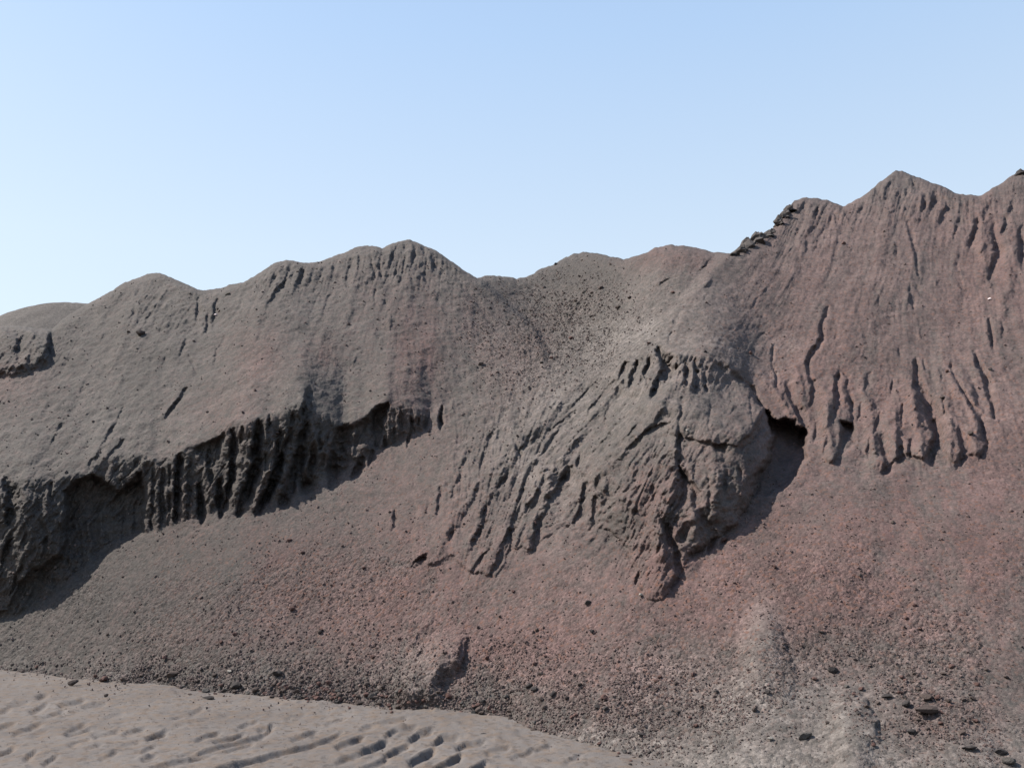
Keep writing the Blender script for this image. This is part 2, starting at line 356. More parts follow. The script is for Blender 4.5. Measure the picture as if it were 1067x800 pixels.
STROKES = [
 # grey heap scarp
 ([(188,474),(186,500),(183,545)],7,9),([(243,448),(241,500),(235,528)],9,11),([(208,505),(208,546)],10,9),([(228,500),(230,540)],9,9),
 ([(268,443),(263,500),(248,534)],13,14),([(281,432),(280,452)],4,5),([(292,452),(288,493),(266,536)],10,12),([(277,470),(276,490)],6,6),
 ([(321,404),(318,430),(313,445)],8,11),([(302,448),(293,484),(270,534)],8,9),([(318,446),(307,492),(292,528)],13,13),([(326,465),(323,497)],9,9),
 ([(315,498),(322,518)],16,10),([(355,450),(351,475),(346,503)],19,14),([(377,478),(368,497)],9,9),([(416,426),(418,443)],4,5),([(427,426),(428,446)],4,5),
 ([(436,428),(436,442)],3,4),([(444,428),(444,446)],4,5),([(460,424),(458,446)],5,7),([(170,490),(168,550)],6,6),([(198,480),(196,540)],6,6),([(160,482),(158,552)],5,5),
 ([(218,470),(219,500)],6,7),([(178,486),(176,548)],4,4),([(388,468),(384,486)],5,5),([(403,452),(400,468)],5,6),([(412,446),(410,462)],4,4),([(427,450),(424,468)],3,4),
 ([(252,445),(250,462)],4,5),([(306,430),(303,446)],4,5),([(334,450),(334,470)],4,5),
 # far left lump
 ([(6,502),(12,520),(8,545)],15,12),([(11,560),(2,590)],9,7),([(28,556),(21,569)],6,5),([(40,520),(36,540)],7,5),([(52,505),(50,530)],6,5),([(22,590),(10,620)],6,5),([(48,560),(44,580)],5,4),
 # grey heap surface
 ([(194,407),(184,420),(173,432)],7,6),([(130,424),(118,440),(104,470)],5,3),([(128,458),(112,475)],6,5),([(110,465),(92,486)],6,4),([(146,302),(143,308)],8,4),([(150,313),(147,318)],8,3),([(208,311),(205,334)],5,4),
 ([(226,313),(222,340)],6,5),([(218,325),(214,345)],5,4),([(194,353),(187,372)],5,3),([(140,322),(138,334)],5,3),([(155,325),(154,336)],5,3),([(125,300),(118,309)],5,3),([(198,372),(206,390)],4,2),
 ([(317,280),(311,298)],7,6),([(286,285),(282,294)],9,5),([(306,286),(292,300),(278,318)],6,5),([(297,276),(291,283)],5,4),([(365,271),(360,300)],5,5),([(374,267),(373,281)],4,4),([(388,270),(390,287)],5,5),
 ([(396,275),(398,289)],4,4),([(416,256),(406,274)],5,5),([(416,270),(412,284)],4,4),([(424,267),(418,294)],5,5),([(433,253),(430,277)],5,5),([(444,274),(442,292)],8,7),([(452,266),(451,283)],7,6),
 ([(463,280),(458,290)],4,3),([(349,275),(345,292)],4,3),([(336,280),(332,295)],4,3),([(405,285),(400,300)],4,3),([(470,284),(500,318),(520,350)],7,2),([(440,258),(444,268)],5,4),([(425,254),(421,262)],4,4),
 ([(344,305),(336,330)],5,2),([(232,352),(224,372),(222,384)],4,2),([(66,440),(60,450)],6,3),([(58,455),(52,463)],6,3),([(88,403),(84,410)],6,2),
 # block at the far left edge
 ([(4,342),(22,352),(18,372)],12,7),([(52,352),(50,372)],5,4),([(36,360),(30,382)],6,3),
 # back heaps
 ([(560,300),(553,312)],5,2),([(612,300),(600,325),(590,345)],6,3),([(640,300),(622,330)],5,2),([(662,308),(640,326)],5,3),([(700,290),(676,306)],4,2),([(740,272),(730,282)],4,2),
 # mound in the middle
 ([(654,379),(646,394)],8,8),([(664,378),(657,405)],8,10),([(676,372),(673,394)],6,7),([(688,367),(696,386),(681,411)],15,15),([(714,378),(715,402)],7,8),([(725,375),(725,408)],7,8),
 ([(732,386),(737,408)],6,6),([(704,374),(703,388)],4,4),([(746,386),(748,400)],4,3),([(640,398),(618,423),(609,441)],5,5),([(636,421),(629,444)],4,4),([(645,415),(634,436)],4,2),([(711,415),(708,448),(705,474),(709,488)],6,5),
 ([(762,390),(781,406),(797,428)],7,7),([(799,429),(790,446),(771,464)],10,10),([(604,474),(602,489)],6,6),([(594,488),(581,515)],12,11),([(572,488),(562,510),(531,560)],7,6),
 ([(610,505),(607,530),(597,546)],9,10),([(620,519),(618,543)],8,9),([(535,458),(544,481)],5,5),([(563,531),(556,574)],8,7),([(547,504),(531,557),(513,596)],9,9),([(537,552),(527,582)],7,6),
 ([(444,576),(431,590)],8,7),([(461,510),(455,537)],6,5),([(473,553),(470,563)],7,5),([(509,527),(492,571)],5,5),([(509,572),(491,596)],5,5),([(413,530),(410,551)],5,5),([(448,520),(442,540)],4,3),
 ([(655,430),(630,460),(612,480)],4,3),([(668,440),(648,458)],5,4),([(700,440),(672,450),(650,470)],5,4),([(590,440),(565,475),(545,500)],5,3),([(600,428),(570,452)],5,3),([(620,400),(590,430)],4,3),
 ([(520,440),(505,470),(498,500)],5,3),([(490,470),(476,500),(470,520)],5,3),([(500,505),(490,530)],5,3),([(530,490),(516,520)],5,3),([(560,455),(540,470)],4,2),([(575,520),(568,540)],6,4),
 ([(688,539),(697,560),(703,579),(707,597),(700,613)],9,11),([(731,534),(741,560),(739,575)],9,9),([(713,547),(707,563)],7,6),([(680,505),(682,520)],5,5),([(620,500),(628,520)],5,4),([(646,520),(650,532)],5,4),
 ([(770,485),(771,500)],6,5),([(755,490),(753,520)],5,4),([(668,596),(664,606)],6,6),([(690,560),(684,576)],4,4),([(755,560),(752,568)],8,6),([(780,410),(784,440)],4,3),([(740,420),(738,450)],4,2),([(725,480),(723,500)],5,3),([(790,500),(784,520)],5,4),([(738,500),(737,540)],4,4),
 # red heap
 ([(861,322),(854,352),(840,379),(849,401),(844,424)],6,6),([(806,360),(803,378)],4,3),([(803,380),(812,404)],4,4),([(819,400),(829,423),(838,443),(834,463)],8,9),([(871,392),(871,433)],8,10),([(884,396),(885,415),(889,439)],5,5),
 ([(876,388),(888,394)],4,3),([(916,429),(910,450)],6,5),([(919,456),(925,476),(921,492)],13,12),([(936,457),(937,481)],9,9),([(948,460),(947,476)],5,5),([(955,378),(955,401),(967,423),(975,454),(969,479)],11,12),
 ([(963,376),(970,395)],5,4),([(983,412),(984,430)],4,4),([(979,386),(983,398)],4,4),([(992,379),(1000,406),(1020,434),(1028,462),(1021,477)],5,7),([(999,449),(1006,468),(998,485)],10,11),([(1014,365),(1021,382),(1030,401),(1036,436)],7,8),
 ([(1028,348),(1036,366)],4,4),([(961,201),(961,219)],6,7),([(974,201),(969,219)],8,8),([(986,213),(980,234)],7,7),([(990,228),(1010,234)],7,6),([(1018,230),(1012,259)],7,8),([(1000,222),(996,250)],5,4),([(1035,235),(1039,262),(1031,290)],9,10),
 ([(1048,227),(1044,245)],6,6),([(1065,238),(1065,278)],10,10),([(947,230),(953,257),(958,287)],5,4),([(950,300),(951,324)],5,4),([(917,192),(913,200)],7,5),([(928,190),(922,202)],5,4),([(943,192),(944,204)],5,4),([(827,210),(822,226)],6,6),([(838,208),(836,218)],5,5),
 ([(852,216),(850,226)],5,5),([(850,234),(843,242)],5,4),([(842,250),(840,262)],5,4),([(873,222),(870,232)],5,4),([(1031,334),(1033,360)],5,5),([(1044,336),(1044,350)],4,3),([(950,188),(952,198)],4,3),([(1030,214),(1026,228)],6,5),([(1055,212),(1052,224)],6,5),([(935,182),(930,190)],4,3),
 ([(905,390),(902,410)],5,4),([(930,395),(928,410)],4,3),([(852,440),(848,462)],5,4),([(862,455),(858,475)],5,4),([(896,420),(894,440)],4,3),([(940,420),(938,445)],4,3),([(905,455),(904,476)],4,4),
 ([(868,222),(846,268)],5,2),([(880,232),(862,290)],5,2),([(900,215),(886,240)],4,2),
 # small pile low in the middle
 ([(484,664),(478,684)],4,4),([(440,676),(433,690)],4,4),([(450,640),(430,668),(424,676)],6,-3),
 ([(916,748),(913,767)],5,4),([(924,752),(922,764)],3,3),
]
for s in STROKES:
    stroke(s[0], s[1], s[2]*(1.2 if max(x for x, y in s[0]) < 470 and min(y for x, y in s[0]) > 415 and s[2] > 6 else 1.25 if all(640 < x < 745 and y < 413 for x, y in s[0]) else .62 if max(y for x, y in s[0]) < 345 else .85))
    if s[2] > 3: stroke([(x-s[1]*.75, y) for x, y in s[0]], s[1]*1.5, s[2]*.3, asym=.9, rib=True)
lean = crv([(-450,.7),(0,.7),(150,.75),(300,.5),(400,.15),(440,-.05),(490,-.3),(540,.1),(600,.85),(700,.5),(760,.7),(850,.45),(930,.05),(1010,-.25),(1100,-.35),(1500,-.35)])
# broad ridges between the gullies, each steeper on its right side
for pts, w, d in [([(650,392),(612,440),(575,490),(548,530),(536,566)],17,9),([(690,425),(655,462),(622,492),(606,520)],15,7),([(606,398),(566,436),(528,478),(500,530),(486,575)],15,6),
  ([(540,455),(500,500),(462,560),(452,585)],14,5),([(702,450),(700,500),(688,550),(690,612)],16,8),([(722,500),(724,550),(716,590)],11,6),([(748,470),(747,520),(738,556)],14,6),([(778,468),(775,505),(768,530)],12,5),
  ([(632,500),(622,530),(614,548)],12,6),([(574,505),(560,540),(546,572)],11,6),([(668,380),(660,405),(640,430)],9,5),([(706,372),(702,400),(690,425)],10,5),([(720,376),(720,404)],7,4),
  ([(858,400),(862,440),(866,480)],13,6),([(902,400),(908,440),(913,488)],13,6),([(930,420),(932,455),(932,484)],10,5),([(948,390),(955,430),(962,472)],12,6),([(980,385),(988,430),(992,472)],12,6),
  ([(1004,385),(1018,430),(1018,470)],12,5),([(1050,240),(1052,300),(1040,340)],14,5),([(1025,232),(1026,280)],11,5),([(1002,226),(998,270)],10,4),([(828,380),(838,420)],10,4),([(790,385),(812,410),(822,430)],9,4),
  ([(435,256),(428,290),(424,330)],14,4),([(380,262),(368,300),(360,340)],13,3),([(300,278),(276,320),(262,360)],14,3),([(160,290),(140,330),(120,380)],16,3),([(845,210),(838,250),(820,300)],14,4),([(936,184),(925,230),(915,290)],16,4)]:
    stroke(pts, w, d*(.55 if pts[-1][1] < 365 else .85), asym=.6, rib=True)
# many small slips, clods and runnels over the upper heaps
rn = random.Random(21)
for k in range(210):
    u = rn.uniform(-40, 1110); v = rn.uniform(190, 640)
    if v < RIDGE(u)+8: continue
    on_scree = v > np.interp(u, [0,150,300,400,432,600,690,740,838,1000,1067],[640,555,520,470,590,560,625,570,480,488,500])
    if on_scree: continue
    ln = float(lean(u)); L_ = rn.uniform(3, 14)
    stroke([(u, v), (u-ln*L_*.5+rn.uniform(-1,1), v+L_*.5), (u-ln*L_+rn.uniform(-1.5,1.5), v+L_)], rn.uniform(2.5, 5.5), rn.uniform(.8, 1.9), rib=rn.random() < .7)
PITS = [
 ([(67,512),(98,493),(124,512),(146,493),(153,512),(149,540),(152,555),(121,568),(98,586),(70,611),(50,627),(12,645),(20,610),(36,597),(65,580),(67,540)],.2,5,60.,2.),
 ([(200,467),(233,454),(234,484),(214,488)],.3),([(348,446),(374,442),(402,420),(403,450),(393,467),(388,463),(362,466),(351,459)],.25,10),
 ([(743,465),(761,461),(759,474),(747,483)],.4),([(796,428),(812,438),(826,441),(841,449),(839,479),(823,502),(805,515),(784,518),(787,495),(803,474),(806,454)],.6,12,30.,9.),
 ([(708,486),(726,507),(731,524),(722,532),(716,519),(708,532),(703,532),(711,507)],.55),([(877,441),(891,443),(889,460),(879,474),(867,484),(877,462)],.5,8),
]
for p in PITS: pit(*p)
def dome(hard, soft, d, wid, fade, low=None):
    full = hard+soft
    p = np.array(full, float); c_ = cols(p[:,0].min()-12, p[:,0].max()+12)
    u = WU[:,c_]+2.5*fbm2(U[:,c_]/24., V[:,c_]/24., 3, 68); v = WV[:,c_]
    ins = inside(u, v, full)
    dh = dist_poly(u, v, hard, False); ds = dist_poly(u, v, [hard[-1]]+soft+[hard[0]], False)
    q = np.clip(dh/wid, 0, 1); f = np.sqrt(1-(1-q)**2)*sst(0, fade, ds)
    if low: f = f*(low[2]+(1-low[2])*sst(low[0], low[1], v))
    Rf[:,c_] += np.where(ins, d*f, 0)
# broad bodies: bulges with a cut right/lower edge (a slab standing proud of the scree)
def slab(poly, d, edge=3., fade=70., bev=18.):
    """proud area; sharp where the polygon is 'hard', fading towards soft (first listed) points"""
    hard, soft = poly
    full = hard+soft
    p = np.array(full, float); s = cols(p[:,0].min()-10, p[:,0].max()+10)
    u = WU[:,s]; v = WV[:,s]
    ins = inside(u, v, full)
    dh = dist_poly(u, v, hard, False); ds = dist_poly(u, v, [hard[-1]]+soft+[hard[0]], False)
    Rf[:,s] += np.where(ins, d*sst(-.5, edge, dh)*(.65+.35*sst(0, bev, dh))*sst(0, fade, ds), 0)
dome([(764,388),(782,405),(799,428),(806,452),(804,476),(790,500),(784,520),(768,545),(745,560),(722,577),(708,602),(690,626),(678,626),(666,608),(660,585),(645,560),(616,545),(598,546)],
     [(575,490),(610,420),(648,378),(690,362),(740,364)], 34, 62, 60, (640, 500, .35))
dome([(768,394),(797,428),(800,441),(775,465),(745,463),(712,456),(690,452)], [(640,440),(650,390),(690,370),(740,372)], 9, 16, 30)
slab(([(596,545),(570,560),(556,574),(540,570),(518,600),(490,598),(470,580),(448,588),(432,590),(429,570),(435,530),(430,500)],
      [(455,460),(520,440),(580,430),(600,480)]), 5, 4, 45, 12)
slab(([(67,512),(67,540),(65,580),(36,597),(20,612),(10,640),(-30,650),(-100,655)], [(-100,500),(-30,500),(40,500)]), 10, 5, 25, 25)
slab(([(891,440),(889,462),(867,485),(852,478)], [(850,420),(866,392),(880,392)]), 7, 4, 14, 8)
slab(([(976,445),(974,470),(960,480),(945,474),(930,482),(917,492),(908,480)], [(906,430),(925,405),(955,385),(968,410)]), 8, 4, 20, 10)
slab(([(1032,455),(1024,474),(1008,478),(998,486),(985,476),(980,450)], [(978,400),(995,378),(1012,400)]), 6, 4, 18, 10)
dome([(482,652),(488,662),(484,682),(475,700),(472,712)], [(468,742),(412,742),(402,705),(432,672),(455,655)], 20, 26, 26)
dome([(880,708),(903,728),(917,752),(921,790)], [(925,835),(855,835),(850,745),(866,714)], 17, 34, 34)
dome([(794,626),(812,652),(826,690),(836,720)], [(830,745),(760,740),(764,668),(778,640)], 9, 30, 30)
dome([(985,762),(1030,764),(1052,790)], [(1060,830),(960,830),(960,785)], 7, 30, 30)
slab(([(56,343),(54,352),(50,380)], [(30,392),(-60,400),(-60,330),(20,330)]), 13, 3, 14, 6)
# broad forms
Rf += gauss(U, V, [(430,330,70,90,9),(300,350,45,80,5),(155,360,50,80,6),(222,380,32,90,-4),(930,280,60,110,8),(850,300,35,80,2),(1010,300,35,90,-2),
   (700,300,45,40,4),(600,300,35,30,4),(655,310,18,50,-4),(560,330,30,60,-6),(860,440,25,60,-3),(200,640,60,40,5),(330,650,50,60,-4),(110,620,60,40,4),(560,650,60,40,-3),
   (793,672,20,44,6),(800,740,50,30,4),(700,700,40,40,-4),(960,640,60,80,-3),(1040,700,50,70,4),(890,590,70,60,4),(620,720,50,30,4),(520,700,30,30,-4),(985,740,30,20,4),(950,715,20,15,-3),
   (440,390,40,50,3)])
# down-slope fluting; flow direction leans left on left flanks and right on right flanks
L1 = lean(U+.3*(V-380))
S = U + L1*(V-380)*.9 + 7*fbm2(U/40., V/40., 3, 57)
rimw = np.exp(-((U-700)/62)**6)*sst(0, 6, V-np.interp(U,[630,650,690,740,790],[392,376,366,370,392]))*sst(46, 30, V-366-np.abs(U-700)*.1)
crustm = np.clip(rimw+gauss(U, V, [(690,480,90,60,.7),(545,500,90,85,.9),(690,560,60,50,1),(960,440,110,45,.3),(1030,250,50,60,.3),(430,275,70,25,.9),(300,290,40,20,.8),(180,320,60,30,.6),
    (840,225,40,30,.7),(950,210,60,22,.7),(25,560,60,60,1),(25,365,40,25,.8)])+sc, 0, 1)
scree = np.clip(leftm*sst(0,14,V-BASE(U)) + sst(430,480,U)*sst(0,30,V-np.interp(U,[430,520,600,660,690,740,838,870,920,1000,1067],[595,605,560,600,630,570,500,490,492,488,500])), 0, 1)
fl = fbm2(S/13.+3*fbm2(U/90.,V/90.,2,60), V/70., 4, 61, .6)
fl2 = fbm2(S/4.5, V/24., 3, 62, .6)
Rf += 1.1*fl*(1-.75*scree) + (.35+1.9*crustm)*fl2*(1-.8*scree)
ridged = 1-np.abs(fbm2(S/9.+9, V/45., 3, 66))*2.4
Rf += .45*fbm2(S/6., V/110., 3, 65)*(1-.4*scree)
Rf -= 3.4*crustm*np.clip(ridged-.45, 0, 1)*(1-scree)
# vertical ribbing on the scarps
rb = fbm2(U/6.5+2*fbm2(U/40.,V/30.,2,70), V/80., 3, 71, .6)
Rf += 3.6*sc*rb + 3.5*rimw*fbm2(U/5.+.3*V/5., V/60., 3, 73, .6)
# chunky crust
ch = fbm2(U/12., V/8., 5, 75, .62)
Rf += (1.5*(1-.6*scree)+2.0*crustm)*ch
# blend strengths beyond the frame stay procedural
Yd = Y - K*Rf
X = A*Yd; Z = EYE+T*Yd
# fine real relief in metres, along the slope normal
gravel = np.clip(.12 + .85*scree*sst(530,640,V+60*fbm2(U/60.,V/60.,3,80)) + .6*np.exp(-((U-590)/60)**2-((V-345)/40)**2), 0, 1)
patch = fbm2(S/26., V/60., 4, 81, .6)
gravel = np.clip(gravel*(1+1.3*patch)+.25*np.clip(patch,0,1), 0, 1)
smooth = np.clip(gauss(U, V, [(795,655,20,34,1),(895,755,34,30,.9),(800,760,60,30,.5),(640,600,50,40,.7),(300,560,50,40,.5),(1020,790,60,25,.6),(540,640,70,30,.5),(200,580,60,20,.5),(740,430,50,30,.6),(1010,520,60,50,.4)]), 0, 1)
gravel = gravel*(1-smooth)
coarse = np.clip(gauss(U, V, [(640,730,130,40,.9),(260,715,230,20,1),(940,690,100,50,1),(585,345,75,50,1.3),(300,650,160,50,.4),(610,300,60,40,.4)])*(1+patch), 0, 1)*(1-smooth)
nf = vnoise3(X*44, Yd*44, Z*44, 90); nf2 = vnoise3(X*85, Yd*85, Z*85, 91); nf3 = vnoise3(X*7, Yd*7, Z*7, 92); nf4 = vnoise3(X*20, Yd*20, Z*20, 94)
dsc = np.clip(Yd/14, .5, 1.4)
nn = dsc*(.0085*nf*(.3+1.1*gravel+.8*coarse)+.0055*nf2*(.3+1.0*gravel)+.011*nf4*(.55-.2*scree+.6*gravel*scree+.5*coarse+.5*crustm)) + .022*nf3*(.6+.2*coarse+.8*crustm)*(1-.6*scree)
nn += .022*coarse*np.clip(vnoise3(X*22, Yd*22, Z*22, 93)-.3, 0, 1)
edge0 = sst(0, 6, V-vr[None,:])*.8+.2
nn = nn*edge0
Yd = Yd - nn*.60; Z = Z + nn*.80
P = np.stack([X, Yd, Z], -1)
# the far side of the ridge, falling away behind the crest
top = P[-1]; rows = []
nb = 26
hz = np.maximum(top[:,2], .3)
ksm = np.hanning(9); ksm /= ksm.sum()
for i in range(1, nb+1):
    q = (i/nb)**1.6
    run = hz*1.55+1.5
    z = hz*(1-q**.9)*1.0 - .6*q - .25*min(i,2)*0
    yy = top[:,1]+run*q
    nzz = .12*fbm2(us/14., np.full(us.shape, i*1.7), 3, 97)*min(1, i/3)
    rows.append(np.stack([top[:,0]*(1+.0*q), yy, np.minimum(z+nzz, top[:,2]-.02*i)], -1))
PB = np.concatenate([P, np.array(rows)], 0)

# colour masks: red, pale and dark tones; scarp shade is also put into dark
red = gauss(U, V, [(310,640,200,70,.34),(540,650,150,70,.30),(660,720,150,60,.28),(450,520,60,60,.2),(950,580,220,130,.8),(1040,330,70,180,.6),(850,340,130,90,.65),(910,250,130,70,.4),(330,560,140,90,.18),(560,560,120,120,.2),(760,620,110,60,.4),(1000,760,90,40,.3),(340,600,120,70,.42),(430,385,30,60,.6),(270,370,35,30,.5),(335,372,18,20,.5),(390,330,60,60,.2),(240,430,50,30,.3),(10,400,40,30,.3),
    (700,268,50,16,.5),(540,380,50,60,.25),(680,510,30,30,.35),(690,600,25,30,.45),(560,680,120,50,.25),(200,560,60,40,.1),(1030,440,50,60,.35),(840,390,50,40,.4),(480,330,40,40,.2),(380,480,50,40,.2),(930,430,100,40,.3)])
st1 = fbm2(S/18., V/80., 4, 101, .65); st2 = fbm2(S/5., V/32., 3, 102, .6); bl = fbm2(U/45., V/45., 5, 103, .65)
red = np.clip(red*(1+.5*st1+.4*st2+.5*bl)+.08*st1+.05, 0, .9)
pale = gauss(U, V, [(900,290,130,90,.2),(730,330,80,50,.3),(1020,420,70,60,.2),(560,470,90,70,.15),(710,410,70,40,.25),(795,665,20,36,.7),(800,740,70,40,.5),(890,755,40,34,.8),(580,410,60,40,.4),(560,480,60,60,.25),(440,700,30,30,.3),(640,430,60,40,.18),(650,350,60,30,.5),(330,400,70,70,.10),(740,730,110,45,.35),(1020,780,70,30,.6),(120,430,80,40,.08),(780,370,50,30,.25),(640,775,100,16,.6),(740,795,120,18,.6),(900,800,160,18,.35)])
pale = np.clip(pale*(1+.8*st2+.8*bl)+.10*np.clip(st2,0,1)+.10*np.clip(st1,0,1), 0, 1)
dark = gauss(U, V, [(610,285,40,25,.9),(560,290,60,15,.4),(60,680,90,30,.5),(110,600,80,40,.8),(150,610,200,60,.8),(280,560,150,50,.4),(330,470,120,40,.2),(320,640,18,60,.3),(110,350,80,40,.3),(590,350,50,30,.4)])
dark = np.clip(dark+.55*sc+.3*np.clip(-bl,0,1)+.35*np.clip(-st1,0,1)*(1-red), 0, 1)  # scarp wall darkened in its colour, standing in for shade on the steep face
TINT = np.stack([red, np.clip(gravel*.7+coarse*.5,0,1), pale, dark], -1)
TB = np.concatenate([TINT, np.repeat(TINT[-1:], nb, 0)], 0)

nr, nc = PB.shape[:2]
F = mesh_grid('hill', PB)
fu = np.clip(U,-1e9,1e9); ci = np.arange((nr-1)*(nc-1))
fr_i = ci//(nc-1); fc_i = ci % (nc-1)
Vx = np.concatenate([V, np.repeat(V[-1:], nb, 0)], 0); Ux = np.concatenate([U, np.repeat(U[-1:], nb, 0)], 0)
fU = Ux[fr_i, fc_i]; fV = Vx[fr_i, fc_i]
reg = np.full(len(F), 5)                                             # 5: scree apron of the red heap
bl_pts = [(x, float(BASE(x))) for x in (-500,-100,0,25,50,80,110,130,155,170,200,232,262,290,320,350,375,400)]
reg[inside(fU, fV, [(-600,655)]+bl_pts+[(430,500),(432,590),(450,640),(420,680),(405,760),(400,1000),(-600,1000)])] = 1
reg[inside(fU, fV, [(-600,655)]+bl_pts+[(470,440),(500,430),(545,400),(560,345),(497,291),(497,100),(-600,100)])] = 0
reg[inside(fU, fV, [(497,100),(497,291),(560,345),(545,400),(640,376),(700,330),(762,266),(762,100)])] = 2
reg[inside(fU, fV, [(762,100),(762,266),(700,330),(640,376),(690,362),(740,366),(790,393),(838,445),(837,480),(867,485),(920,493),(1000,487),(1030,475),(1067,482),(1600,500),(1600,0)])] = 4
reg[inside(fU, fV, [(400,471),(470,440),(500,430),(545,400),(640,376),(690,362),(740,366),(790,393),(838,445),(837,480),(808,515),(770,545),(745,560),(722,577),(690,627),(668,610),(655,570),(600,550),(520,602),(470,590),(432,592),(430,500)])] = 3
names = [('spoil_heap', 'big grey-brown spoil heap on the left with a dark fluted scarp across it', 0),
         ('scree_slope', 'smooth dark scree slope below the fluted scarp of the grey heap', 1),
         ('rear_heap', 'low stony heaps seen between the grey heap and the red heap', 2),
         ('slumped_mound', 'crusted, gullied mound bulging out in the middle of the slope', 3),
         ('spoil_heap', 'highest reddish spoil heap with two peaks and black erosion gullies', 4),
         ('scree_slope', 'reddish gravel apron running down to the dirt ground at lower right', 5)]
VB = PB.reshape(-1, 3); TBf = TB.reshape(-1, 4)
for nme, lab, rid in names:
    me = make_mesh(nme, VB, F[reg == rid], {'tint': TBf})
    tag(link(nme, me, M_hill), lab, kind='structure')

# ------------------------------------------------------------------ heaps further back
def far_heap(pts, Yc, label, depth=9., redv=.05, seed=1):
    """ridge line given by sight lines at distance Yc; a real heap with both flanks"""
    f = crv(pts); u = np.linspace(pts[0][0], pts[-1][0], 170)
    a, t = ray(u, f(u)+.5*fbm2(u/5., u*0, 3, seed)); x = a*Yc; zt = EYE+t*Yc
    rws = []; nrw = 26
    for k in range(-nrw, nrw+1):
        q = k/nrw; run = q*zt*1.45
        z = zt*(1-abs(q)) if abs(q) > .04 else zt*(1-.02-abs(q)**2*12.5)
        yy = Yc+run
        rws.append(np.stack([x, yy+0*x, z-.3*abs(q)], -1))
    G = np.array(rws)
    nz = .16*fbm3(G[...,0]*1.5, G[...,1]*1.5, G[...,2]*1.5, 5, seed, .6)
    G[...,2] += nz*np.clip(np.abs(np.linspace(-1,1,2*nrw+1))[:,None]*8, .15, 1)
    Tn = np.zeros(G.shape[:2]+(4,)); Tn[...,0] = redv; Tn[...,1] = .4; Tn[...,2] = .35; Tn[...,3] = .3
    me = make_mesh('distant_heap', G.reshape(-1,3), mesh_grid('', G), {'tint': Tn.reshape(-1,4)})
    return tag(link('distant_heap', me, M_hill), label, kind='structure')
far_heap([(-420,400),(-250,372),(-120,350),(-40,338),(0,327),(10,322),(30,314),(50,310),(65,309),(85,310),(104,312),(130,322),(180,345),(240,380)], 38, 'pale low heap showing behind the left end of the grey heap', seed=3)
far_heap([(-300,340),(-100,322),(-30,318),(-6,321),(3,325),(8,330),(30,345),(60,380)], 52, 'dark far heap, only its tip showing at the left edge', seed=9)
far_heap([(150,340),(190,312),(215,301),(232,297),(248,296),(262,300),(290,325),(330,370)], 34, 'small heap crest filling the dip in the grey heap ridge', seed=5)
far_heap([(980,260),(1010,225),(1030,202),(1045,190),(1056,180),(1067,172),(1090,160),(1130,152),(1200,165),(1330,230)], 26, 'red heap shoulder rising behind the ridge at the right edge', redv=.4, seed=7)

# ------------------------------------------------------------------ ground: one sheet out to the horizon
a0, a1 = -.66, .66
azd = np.arange(-.64, .6401, .0019)
azc = np.concatenate([np.linspace(-math.pi, -.66, 40), azd, np.linspace(.66, math.pi, 40)])
gv = np.concatenate([np.arange(1060, 808, -2.2), np.arange(808, 688, -.6), np.arange(688, 672, -1.5)])
rd = np.array([EYE/((x-560)/FPX) for x in gv])
rr = np.concatenate([[.02, .8, 1.6, 2.4], rd[rd > 2.9], [15.5, 17, 19, 22, 26, 32, 40, 55, 80, 130, 220, 400, 800, 1800, 4500]])
RR, AZ = np.meshgrid(rr, azc, indexing='ij')
gx = RR*np.sin(AZ); gy = RR*np.cos(AZ)
# undulation and scattered clods
zz = .05*fbm2(gx*.35, gy*.35, 3, 200)*sst(2,5,RR)+.016*fbm2(gx*1.6, gy*1.6, 4, 201, .6)+.007*fbm2(gx*9, gy*9, 4, 206, .7)*np.clip(.4+1.6*fbm2(gx*1.1, gy*1.1, 2, 207), 0, 1.4)+.005*vnoise2(gx*14, gy*14, 202)+.002*vnoise2(gx*33, gy*33, 203)
zz += .02*np.clip(vnoise2(gx*8, gy*8, 204)-.6, 0, 1)*2 + .004*fbm2((gx+gy*.4)*5, (gy-gx*.35)*14, 3, 205)
def back_project(gx, gy):
    # picture position of a ground point, used only to find which traced tyre mark it belongs to
    dy = np.maximum(gy, .05); x = gx; z = -EYE
    fwd = dy*CP+z*SP; up = -dy*SP+z*CP
    fwd = np.where(fwd < .1, .1, fwd)
    return 533.5+FPX*x/fwd, 400-FPX*up/fwd
GU, GV = back_project(gx, gy); GU = np.where(gy < .5, -9999, GU)
GUw = GU+1.5*fbm2(gx*4, gy*4, 2, 210); GVw = GV+1.1*fbm2(gx*5, gy*5, 2, 211)
